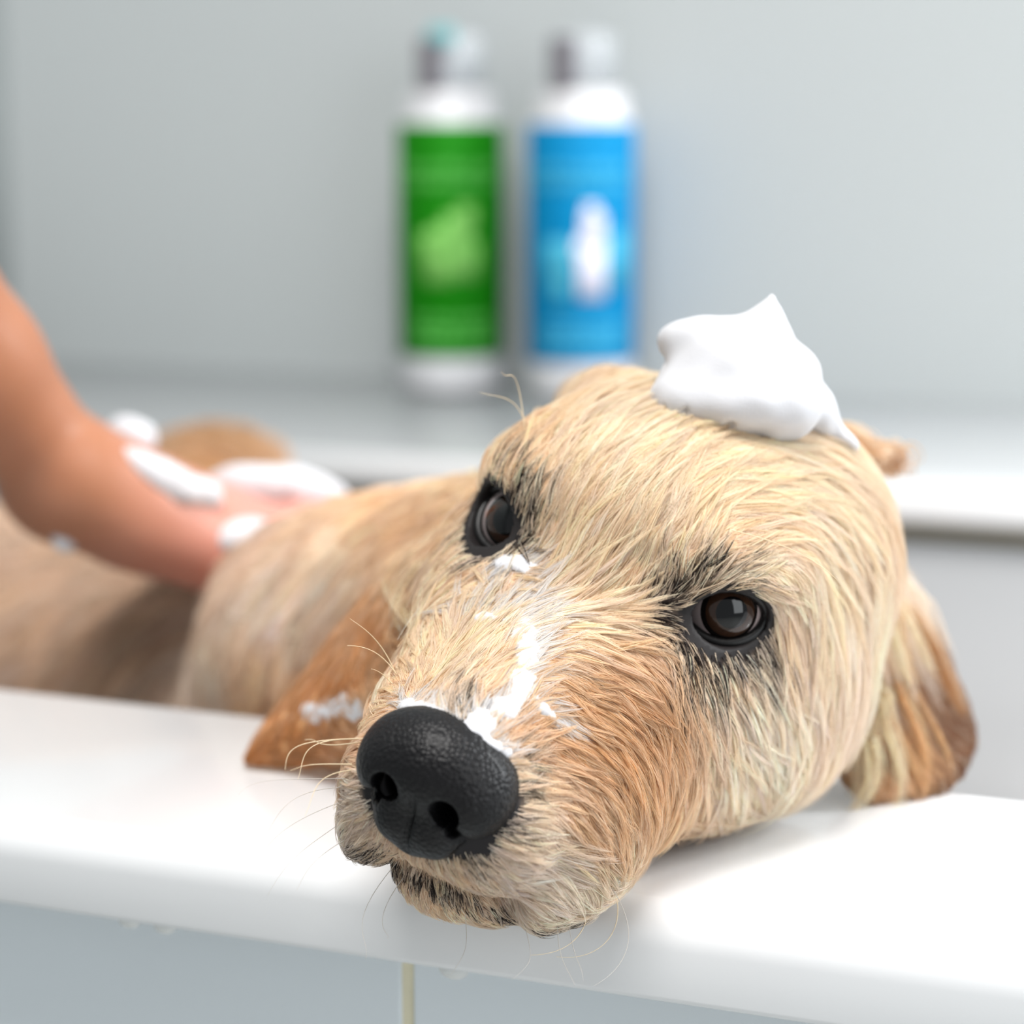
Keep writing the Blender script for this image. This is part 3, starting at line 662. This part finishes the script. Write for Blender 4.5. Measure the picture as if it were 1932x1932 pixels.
locks('long_locks', [
  ([(1650,1060),(1645,1160),(1635,1260),(1625,1350)], .69, 0, .0022, 60, CR, .8), ([(1655,1100),(1680,1180),(1705,1250),(1715,1290)], .70, .01, .0018, 55, CR, .95),
  ([(1670,1090),(1695,1170),(1712,1260),(1722,1300)], .71, .01, .0014, 35, TN, .95), ([(1630,1200),(1622,1290),(1615,1380),(1600,1450)], .69, 0, .0025, 50, CR, .8),
  ([(1640,1300),(1625,1370),(1640,1440),(1632,1490),(1606,1542)], .695, 0, .0020, 60, CR, .95), ([(1655,1280),(1665,1350),(1690,1420),(1712,1470),(1690,1530)], .70, 0, .0020, 60, CR, .95),
  ([(1690,1290),(1720,1350),(1745,1400),(1750,1450),(1735,1485)], .71, 0, .0016, 50, TN, .95), ([(1650,1300),(1690,1310),(1668,1345),(1640,1400)], .70, 0, .0014, 30, CR, .9),
  ([(1665,1330),(1700,1400),(1725,1440),(1742,1490)], .705, 0, .0014, 40, TN, .95), ([(1640,1380),(1655,1430),(1650,1480),(1630,1520)], .695, 0, .0014, 40, CR, .95),
  ([(1720,1300),(1760,1370),(1790,1430),(1800,1470)], .73, 0, .0009, 20, TN, .9), ([(1700,1130),(1750,1200),(1790,1280),(1815,1350)], .745, 0, .0016, 40, GD, .9),
  ([(1690,1120),(1730,1200),(1760,1270)], .74, 0, .0018, 40, CR, .9),
  ([(830,1000),(790,1050),(755,1090),(728,1120)], .70, .01, .0018, 50, CR, .9), ([(800,1060),(765,1105),(750,1150),(770,1200)], .69, .005, .0016, 45, CR, .9),
  ([(735,1100),(755,1150),(790,1190),(800,1230)], .69, -.005, .0014, 45, CR, .9), ([(830,1090),(805,1140),(790,1190),(765,1240)], .67, 0, .0016, 45, CR, .9),
  ([(800,1130),(780,1165),(770,1215),(755,1260)], .675, 0, .0012, 30, TN, .9),
  ([(1590,830),(1620,860),(1660,870),(1705,872)], .755, .01, .0028, 110, GD, .85), ([(1600,820),(1640,850),(1680,858),(1700,862)], .757, .01, .0018, 50, TN, .85)],
  'long wet feathering around the ears')

# ------------------------------------------------------------------ whiskers, one tube each
M_whisk = mat('whisker', lin(236, 214, 178), 0.35, 0.5)
M_whisk_g = mat('whisker_grey', lin(196, 188, 180), 0.35, 0.5)
WH = [  # photo points along each whisker, root first, grey?
 ((745,1268),(715,1215),(685,1185),(660,1167),0),((748,1272),(720,1240),(690,1223),(655,1218),0),((740,1290),(725,1275),(712,1266),(700,1262),0),
 ((640,1392),(590,1400),(548,1418),(538,1452),0),((640,1394),(598,1404),(572,1432),(562,1470),0),((632,1446),(600,1442),(570,1446),(548,1454),0),((640,1400),(615,1405),(595,1398),(575,1396),0),
 ((630,1458),(610,1470),(590,1500),(575,1540),0),((625,1490),(570,1500),(530,1530),(505,1570),1),((622,1520),(570,1545),(520,1580),(490,1620),1),((628,1560),(590,1590),(545,1630),(505,1690),1),((640,1590),(600,1620),(575,1650),(560,1680),1),
 ((620,1475),(560,1470),(490,1476),(450,1500),1),
 ((1165,1690),(1160,1750),(1120,1795),(1050,1805),0),((1110,1720),(1095,1760),(1060,1790),(1000,1802),0),((1180,1720),(1186,1770),(1160,1830),(1120,1860),1),((1080,1775),(1085,1800),(1095,1825),(1100,1850),1),((1055,1770),(1058,1800),(1070,1830),(1085,1860),1),
 ((690,1680),(688,1720),(686,1770),(690,1810),1),((720,1700),(722,1730),(728,1760),(730,1770),1),((870,1745),(880,1775),(872,1805),(850,1840),1),((985,1765),(1000,1790),(995,1820),(965,1850),1),
 ((995,790),(970,762),(940,748),(905,740),0),((990,745),(975,722),(960,708),(945,700),0),
 ((1380,1000),(1450,1020),(1520,1050),(1580,1095),0)]
for w_ in WH:
    pts = []; z0 = None; w_ = list(w_)
    for k in range(40):                                         # start on the skin
        if dogf.hit(*w_[0], 0.5, 0.668 if w_[0][1] > 1200 else 0.80) is not None: break
        w_[0] = (w_[0][0] + (1000 - w_[0][0]) * 0.03, w_[0][1] + (1400 - w_[0][1]) * 0.03)
    for i, (x, y) in enumerate(w_[:4]):
        h = dogf.hit(x, y, 0.5, 0.668 if y > 1200 else 0.80)
        if i == 0: z0 = h if h is not None else (0.63 if y > 900 else 0.69); z = z0 + 0.002
        else: z = z0 - 0.004 * i
        if h is not None: z = min(z, h - 0.003)
        pts.append(at(x, y, z))
    pts = np.array(pts); t = np.linspace(0, 1, 16)[:, None]; b = [(1 - t) ** 3, 3 * t * (1 - t) ** 2, 3 * t * t * (1 - t), t ** 3]
    c1 = (-5 * pts[0] + 18 * pts[1] - 9 * pts[2] + 2 * pts[3]) / 6; c2 = (2 * pts[0] - 9 * pts[1] + 18 * pts[2] - 5 * pts[3]) / 6
    cv = b[0] * pts[0] + b[1] * c1 + b[2] * c2 + b[3] * pts[3]
    tube('whisker', cv, 0.00017 * (1 - 0.7 * t[:, 0]) * (0.55 if w_[4] else 0.85), M_whisk_g if w_[4] else M_whisk, dog, sides=4)

# ------------------------------------------------------------------ person: forearm and hand washing the back
hf = Field(axis((-0.46, -0.10, 0.0022)), axis((0.02, 0.46, 0.0022)), axis((0.56, 0.90, 0.0022)))
Wr = at(135, 912, 0.905); Kn = at(420, 1000, 0.965); Tp = at(600, 962, 1.03)
u_ = (Kn - Wr) / np.linalg.norm(Kn - Wr); upv = np.array([0, 0, 1.0]); v_ = np.cross(u_, upv); v_ /= np.linalg.norm(v_)   # v_: towards the camera side (thumb)
n_ = np.cross(v_, u_)
El = at(-420, 180, 0.80)
hf.cone(El, at(-45, 680, 0.870), 0.034, 0.0225, 0)
hf.cone(at(-45, 680, 0.870), Wr, 0.0225, 0.0185, 0.01)
for j, (a_, r0) in enumerate(((-0.026, 0.0135), (-0.008, 0.015), (0.010, 0.0155), (0.027, 0.0140))):
    kb = Kn + v_ * a_ - n_ * 0.002; hf.cone(Wr + v_ * a_ * 0.55, kb, 0.0175, r0, 0.014)                       # palm
for a_, ln, sp in ((-0.030, 0.060, -0.012), (-0.010, 0.074, -0.004), (0.010, 0.078, 0.004), (0.029, 0.070, 0.012)):
    p0 = Kn + v_ * a_ - n_ * 0.002; d_ = (Tp - Kn) / np.linalg.norm(Tp - Kn)
    p1 = p0 + d_ * ln * 0.45 + v_ * sp * 0.5 + n_ * 0.002; p2 = p1 + d_ * ln * 0.32 + v_ * sp * 0.3 + n_ * 0.002; p3 = p2 + d_ * ln * 0.22 - n_ * 0.001
    hf.cone(p0, p1, 0.0115, 0.0100, 0.008); hf.cone(p1, p2, 0.0100, 0.0090, 0.004); hf.cone(p2, p3, 0.0090, 0.0075, 0.003)
t0 = Wr + u_ * 0.018 + v_ * 0.022 - n_ * 0.008; t1 = Wr + u_ * 0.055 + v_ * 0.036 - n_ * 0.014; t2 = t1 + u_ * 0.030 + v_ * 0.002 + n_ * 0.002; t3 = t2 + u_ * 0.022 - v_ * 0.004 + n_ * 0.003
hf.cone(t0, t1, 0.0185, 0.0135, 0.014); hf.cone(t1, t2, 0.0135, 0.0115, 0.006); hf.cone(t2, t3, 0.0115, 0.0085, 0.004)
M_hand = mat('skin', lin(168, 114, 86), 0.45, 0.35, sss=0.15, sss_r=(1.0, 0.35, 0.2), sss_scale=0.006, attr='coat', var=0.06, var_scale=30, bump=('noise', 250, 0.15, 0.0006))
person = tag(empty('person', tuple(Wr)), 'bare forearm and hand rubbing foam into the dog\'s back', 'person')
Vh, Qh = hf.mesh(); hb = mesh_np('body', Vh, Qh, M_hand, person)
tt = np.clip((((Vh - Wr) @ u_) + 0.01) / 0.06, 0, 1)[:, None]; hcol = lin(168, 114, 86) * (1 - tt) + lin(204, 142, 128) * tt      # rosy wet hand, tanner forearm
ha = hb.data.color_attributes.new('coat', 'FLOAT_COLOR', 'POINT'); ha.data.foreach_set('color', np.concatenate([hcol, np.ones((len(Vh), 1))], 1).astype(np.float32).ravel())

# ------------------------------------------------------------------ foam
M_foam = mat('foam', lin(206, 206, 210), 0.7, 0.25, sss=0.4, sss_r=(1, 1, 1), sss_scale=0.004, bump=('voronoi', 1400, 0.12, 0.0003))
def largest(Vf, Qf):                                  # keep the largest connected piece
    lab = np.arange(len(Vf))
    while True:
        mn = lab[Qf].min(1); new = lab.copy(); np.minimum.at(new, Qf.ravel(), np.repeat(mn, Qf.shape[1])); new = new[new]
        if (new == lab).all(): break
        lab = new
    ids, cn = np.unique(lab, return_counts=True); keep = lab == ids[np.argmax(cn)]
    mp = -np.ones(len(Vf), int); mp[keep] = np.arange(keep.sum()); return Vf[keep], mp[Qf[keep[Qf[:, 0]]]]
CAX = np.stack([RIGHT, DOWN, FWD], 1)
def foam(name, label, blobs, h, k, group=None, pits=(), cones=(), cuts=(), film=None):
    P = [np.array(at(b[0], b[1], b[2])) for b in blobs]; R = [max(b[3], b[4]) * b[2] / F_PX + 0.006 for b in blobs]
    for c_ in cones:
        for q in (c_[0], c_[1]): P.append(np.array(at(*q))); R.append(0.012)
    lo = np.min([p - r for p, r in zip(P, R)], 0); hi = np.max([p + r for p, r in zip(P, R)], 0)
    fo = Field(*[axis((a, b, h)) for a, b in zip(lo, hi)])
    for b in blobs:
        s_ = b[2] / F_PX; rz = b[5] if len(b) > 5 else min(b[3], b[4]) * s_; an = math.radians(b[6]) if len(b) > 6 else 0
        A = CAX @ np.array([[math.cos(an), -math.sin(an), 0], [math.sin(an), math.cos(an), 0], [0, 0, 1]])
        fo.ell(at(*b[:3]), (b[3] * s_, b[4] * s_, rz), A, k)
    for a_, b_, r1, r2 in cones: fo.cone(at(*a_), at(*b_), r1 * a_[2] / F_PX, r2 * b_[2] / F_PX, k * 0.6)
    for c_ in cuts: fo.cone(at(*c_[0]), at(*c_[1]), c_[2], c_[3], 0.001, 's')
    for (x, y, z, r) in pits:
        hz_ = fo.hit(x, y, 0.5, 1.2)
        if hz_: fo.ell(at(x, y, hz_), (r, r, r), None, 0.0001, 's')
    Vf, Qf = largest(*fo.mesh())
    d = 0
    for sc, am in ((160, 0.0009), (420, 0.0004)): d = d + am * np.sin(Vf[:, 0] * sc + 1.3) * np.sin(Vf[:, 1] * sc * 1.13 + 0.4) * np.sin(Vf[:, 2] * sc * 0.91)
    Vf = Vf + (Vf - Vf.mean(0)) / (np.linalg.norm(Vf - Vf.mean(0), axis=1)[:, None] + 1e-6) * d[:, None] * min(1, h / 0.0009)
    return tag(mesh_np(name, Vf, Qf, M_foam), label, 'foam', group)
zf = dogf.hit(1390, 800) + 0.002
rg = np.random.default_rng(5)
pits = []
for (x, y, r) in ((1272, 803, .0007), (1303, 803, .0010), (1328, 818, .0008), (1380, 800, .0008), (1372, 806, .0006), (1363, 822, .0007), (1405, 824, .0007), (1292, 775, .0005), (1262, 790, .0006), (1440, 826, .0006), (1410, 812, .0004), (1340, 808, .0004), (1285, 792, .0004), (1255, 770, .0004)):
    pits.append((x, y, zf - 0.012, r * 1.7))
z1 = zf - 0.004
fo_head = foam('foam', 'peaked dollop of white shampoo foam on the dog\'s head',
     [(1385, 762, z1 + .004, 152, 66, .016), (1475, 772, z1 + .008, 64, 60, .014), (1285, 750, z1 + .004, 54, 58, .012), (1375, 690, z1 + .008, 112, 82, .017), (1300, 640, z1 + .012, 60, 38, .011), (1360, 648, z1 + .012, 85, 44, .012),
      (1448, 680, z1 + .010, 56, 88, .014), (1505, 720, z1 + .018, 45, 65, .012), (1548, 780, z1 + .022, 34, 45, .010), (1590, 828, z1 + .028, 34, 17, .008, 35)],
     0.0009, 0.006, cones=[((1420, 662, z1 + .010), (1446, 600, z1 + .009), 52, 20), ((1446, 600, z1 + .009), (1457, 560, z1 + .009), 20, 5)],
     cuts=[((1228, 690, z1 - 0.03), (1258, 676, z1 + .03), 0.0012, 0.0012)], pits=[(x, y, hh, r) for (x, y, hh, r) in pits])
def hz(px, py, dflt):
    a = dogf.hit(px, py, 0.5, 1.4); b = hf.hit(px, py, 0.6, 1.3); c = [q for q in (a, b) if q is not None]
    return min(c) if c else dflt
BF = 'blobs of foam on the dog\'s back and the hand'
def fo_at(label, lst, k=0.008, zf=None):
    bl = []
    for (x, y, rx, ry, *an) in lst: z = hz(x, y, 1.0) if zf is None else zf(x); bl.append((x, y, z + 0.002, rx, ry, min(rx, ry) * z / F_PX * 0.8, an[0] if an else 0))
    return foam('foam', label, bl, 0.0018, k, BF)
fo_at('thick white foam heaped over the fingers on the dog\'s back', [(545, 925, 105, 46, 8), (475, 912, 90, 38, 0), (605, 940, 60, 38, 10)], 0.012, lambda x: 0.962 + (x - 420) * 0.00028)
fo_at('long streak of foam running along the back of the hand by the wrist', [(262, 880, 52, 26, 35), (315, 908, 70, 38, 25), (372, 930, 48, 32, 10)])
fo_at('small patch of foam on the side of the hand above the thumb', [(462, 1010, 62, 34, -8), (425, 1020, 40, 26, 0)])
fo_at('pinkish blob of foam behind the wrist', [(238, 812, 36, 26, 20), (262, 828, 32, 26, 0)])
fo_at('tiny foam spot under the wrist', [(122, 1018, 30, 24, 50)])
# thin smears of foam lying in the coat
def smear(label, lines, T, h=0.0008):
    pts = np.array([p for l in lines for p in l[0]], float); wmax = max(l[1] for l in lines)
    cs = [at(x, y, dogf.hit(x, y) or 0.6) for x, y in pts]; lo = np.min(cs, 0) - 0.007; hi = np.max(cs, 0) + 0.007
    fo = Field(*[axis((a, b, h)) for a, b in zip(lo, hi)]); X, Y, Z = np.broadcast_arrays(*fo.pts((slice(None),) * 3)); P = np.stack([X.ravel(), Y.ravel(), Z.ravel()], 1).astype(float)
    x, y, _ = proj(P); t = np.full(len(P), -1.0); nz = 0
    for sc in (420, 1100, 2300): nz = nz + np.sin(P[:, 0] * sc + sc) * np.sin(P[:, 1] * sc * 1.2) * np.sin(P[:, 2] * sc * 0.9 + 2) * 0.30
    for l, wd in lines:
        l = np.array(l, float)
        for a, b in zip(l[:-1], l[1:]):
            d = b - a; hh = np.clip(((x - a[0]) * d[0] + (y - a[1]) * d[1]) / (d @ d), 0, 1); r = np.hypot(x - a[0] - hh * d[0], y - a[1] - hh * d[1]) / (wd * 1.4)
            t = np.maximum(t, 1 - r * r)
    t = T * 0.85 * (t + nz * 1.25 - 0.1); sd = dogf.sample(P)
    D = np.where(t > 0.0002, np.maximum(sd - t, -sd - 0.0012), 0.01).reshape(X.shape); fo.D = D.astype(np.float32)
    Vf, Qf = fo.mesh()
    Vf, Qf = largest(Vf, Qf)
    return tag(mesh_np('foam_smear', Vf, Qf, M_foam), label, 'foam', 'smears of foam on the muzzle')
smear('broad white foam streak running down the bridge to the dog\'s nose', [([(990, 1180), (998, 1230), (985, 1290), (955, 1335), (900, 1365), (868, 1388)], 24), ([(955, 1335), (915, 1350)], 26), ([(868, 1388), (925, 1402), (960, 1420)], 11)], 0.0015)
smear('crumbly foam along the upper left edge of the nose leather', [([(765, 1328), (805, 1340), (850, 1366)], 15)], 0.0014)
smear('small foam patch beside the inner corner of the far eye', [([(950, 1062), (985, 1062), (1000, 1072)], 15)], 0.0012)
smear('narrow foam streak on the side of the muzzle', [([(1012, 1322), (1040, 1345), (1062, 1368)], 13)], 0.0012)
smear('faint arched foam streak across the bridge between the eyes and nose', [([(905, 1165), (950, 1160), (988, 1182)], 12)], 0.0011)
smear('foam patch near the tip of the flat ear', [([(590, 1345), (640, 1330), (665, 1345)], 22)], 0.0007)

# ------------------------------------------------------------------ bottles on the rear ledge
M_bw = mat('bottle_white', lin(214, 214, 217), 0.3, 0.5)
M_clear = mat('clear_cap', lin(222, 226, 230), 0.12, 0.5, trans=0.55, ior=1.3)
M_dk = mat('pump_grey', lin(112, 108, 114), 0.4, 0.4)
M_teal = mat('nozzle_teal', lin(120, 184, 188), 0.4, 0.4)
def bottle(name, px, label, cat, colA, colB, colC, teal, zs, fig):
    c = onz(px, 800, RIM); r = ray(px, 500); c = CAM + r * ((1.005 - CAM[1]) / r[1]); loc = (c[0], 1.005, RIM + 0.001)
    root = tag(empty(name, loc), label, cat, 'pump bottles on the rear ledge')
    R = 0.0362
    lathe('body', [(0.0, 0.0), (R - 0.004, 0.0), (R - 0.001, 0.002), (R, 0.006), (R, 0.185 * zs), (R - 0.001, 0.187 * zs), (R - 0.004, 0.191 * zs), (R - 0.005, 0.194 * zs), (R - 0.005, 0.203 * zs), (R - 0.009, 0.2078 * zs), (0.0, 0.2085 * zs)], M_bw, root, loc)
    lb = lathe('label', [(R + 0.0001, 0.0255 * zs), (R + 0.0006, 0.026 * zs), (R + 0.0006, 0.1845 * zs), (R + 0.0001, 0.185 * zs)], mat(name + '_label', colA, 0.6, 0.15, var=0.05, var_scale=25), root, loc)
    def patch(nm, a0, a1, z0, z1, colr, off=0.0009):
        if nm == 'picture': z0 -= 0.008; z1 -= 0.006
        lathe(nm, [(R + 0.0001, z0 * zs), (R + off, z0 * zs), (R + off, z1 * zs), (R + 0.0001, z1 * zs)], mat(nm + '_ink', colr, 0.6, 0.15), lb, loc, n=14, a0=math.radians(a0), a1=math.radians(a1))
    va = math.degrees(math.atan2(CAM[1] - 1.005, CAM[0] - c[0]))           # towards the viewer
    rows = np.random.default_rng(len(name) * 7)
    def text(z0, z1, a0, a1, nl, colr):                                     # lines of small print
        hh = (z1 - z0) / (nl * 1.5)
        for i in range(nl):
            z = z1 - (i + 1) * (z1 - z0) / nl; a = va + a0
            while a < va + a1:
                ln = rows.uniform(5, 14); e = min(a + ln, va + a1)
                patch('print', a, e, z, z + hh * rows.uniform(0.8, 1.2), colr); a = e + rows.uniform(1.5, 3.5)
    text(0.142, 0.161, -62, 55, 2, colB)
    text(0.033, 0.056, -45, 50, 3, colB)
    fig(patch, va, colB, colC)
    lathe('pump_cap', [(0.0, 0.2086 * zs), (0.0225, 0.2086 * zs), (0.0225, 0.242 * zs), (0.020, 0.2455 * zs), (0.0, 0.2460 * zs)], M_clear, root, loc)
    cx = loc[0] - 0.0035 * RIGHT[0]; cy = loc[1] - 0.026
    mesh_bm('pump_stem', box_bm(cx - 0.0078, cx + 0.0078, cy - 0.004, cy + 0.004, loc[2] + 0.208 * zs, loc[2] + 0.2425 * zs, 0.0015), M_dk, root)
    if teal: mesh_bm('nozzle', box_bm(cx - 0.001, cx + 0.017, cy - 0.004, cy + 0.006, loc[2] + 0.2385 * zs, loc[2] + 0.2505 * zs, 0.003), M_teal, root)
def fig_green(patch, va, B, C):
    for (a0, a1, z0, z1) in ((-30, 0, .085, .108), (-34, -14, .095, .118), (-8, 22, .10, .130), (0, 30, .088, .112), (6, 26, .120, .136), (-22, -2, .108, .122)): patch('picture', va + a0, va + a1, z0, z1, C, 0.0010)
def fig_blue(patch, va, B, C):
    for (a0, a1, z0, z1) in ((-2, 26, .078, .118), (2, 24, .112, .132), (4, 18, .126, .138), (-6, 4, .104, .114)): patch('picture', va + a0, va + a1, z0, z1, lin(226, 222, 236), 0.0011)
    for (a0, a1, z0, z1) in ((-40, -8, .085, .115), (30, 55, .085, .12), (-30, -12, .074, .09)): patch('picture', va + a0, va + a1, z0, z1, C, 0.0010)
bottle('shampoo_bottle', 851, 'white pump bottle with a bright green label on the rear ledge', 'bottle', lin(18, 118, 4), lin(84, 172, 74), lin(122, 186, 92), True, 1.0, fig_green)
bottle('conditioner_bottle', 1096, 'white pump bottle with a sky blue label on the rear ledge', 'bottle', lin(0, 128, 182), lin(64, 166, 206), lin(70, 166, 196), False, 1.0, fig_blue)

# ------------------------------------------------------------------ water drops hanging under the rim
def drop(px, r, label):
    py = 1715 + 0.145 * px; c = CAM + ray(px, py) * ((0.004 - CAM[1]) / ray(px, py)[1])
    bm = bmesh.new(); bmesh.ops.create_uvsphere(bm, u_segments=16, v_segments=10, radius=1.0)
    for v in bm.verts:
        z = v.co.z; v.co = (c[0] + v.co.x * r * 1.5 * (1 + 0.5 * max(z, 0)), 0.0045 + v.co.y * r * 0.9, RIM - 0.0245 + z * r * 0.95 - r * 0.35)
    tag(mesh_bm('water_drop', bm, M_water, None, True), label, 'water drop', 'water drops under the rim')
drop(243, 0.0023, 'wide water drop under the rim, farther along from the dog than its twin')
drop(310, 0.0024, 'rounded water drop hanging under the rim beside its wider twin')
drop(855, 0.0028, 'large water drop hanging under the rim below the dog\'s chin')
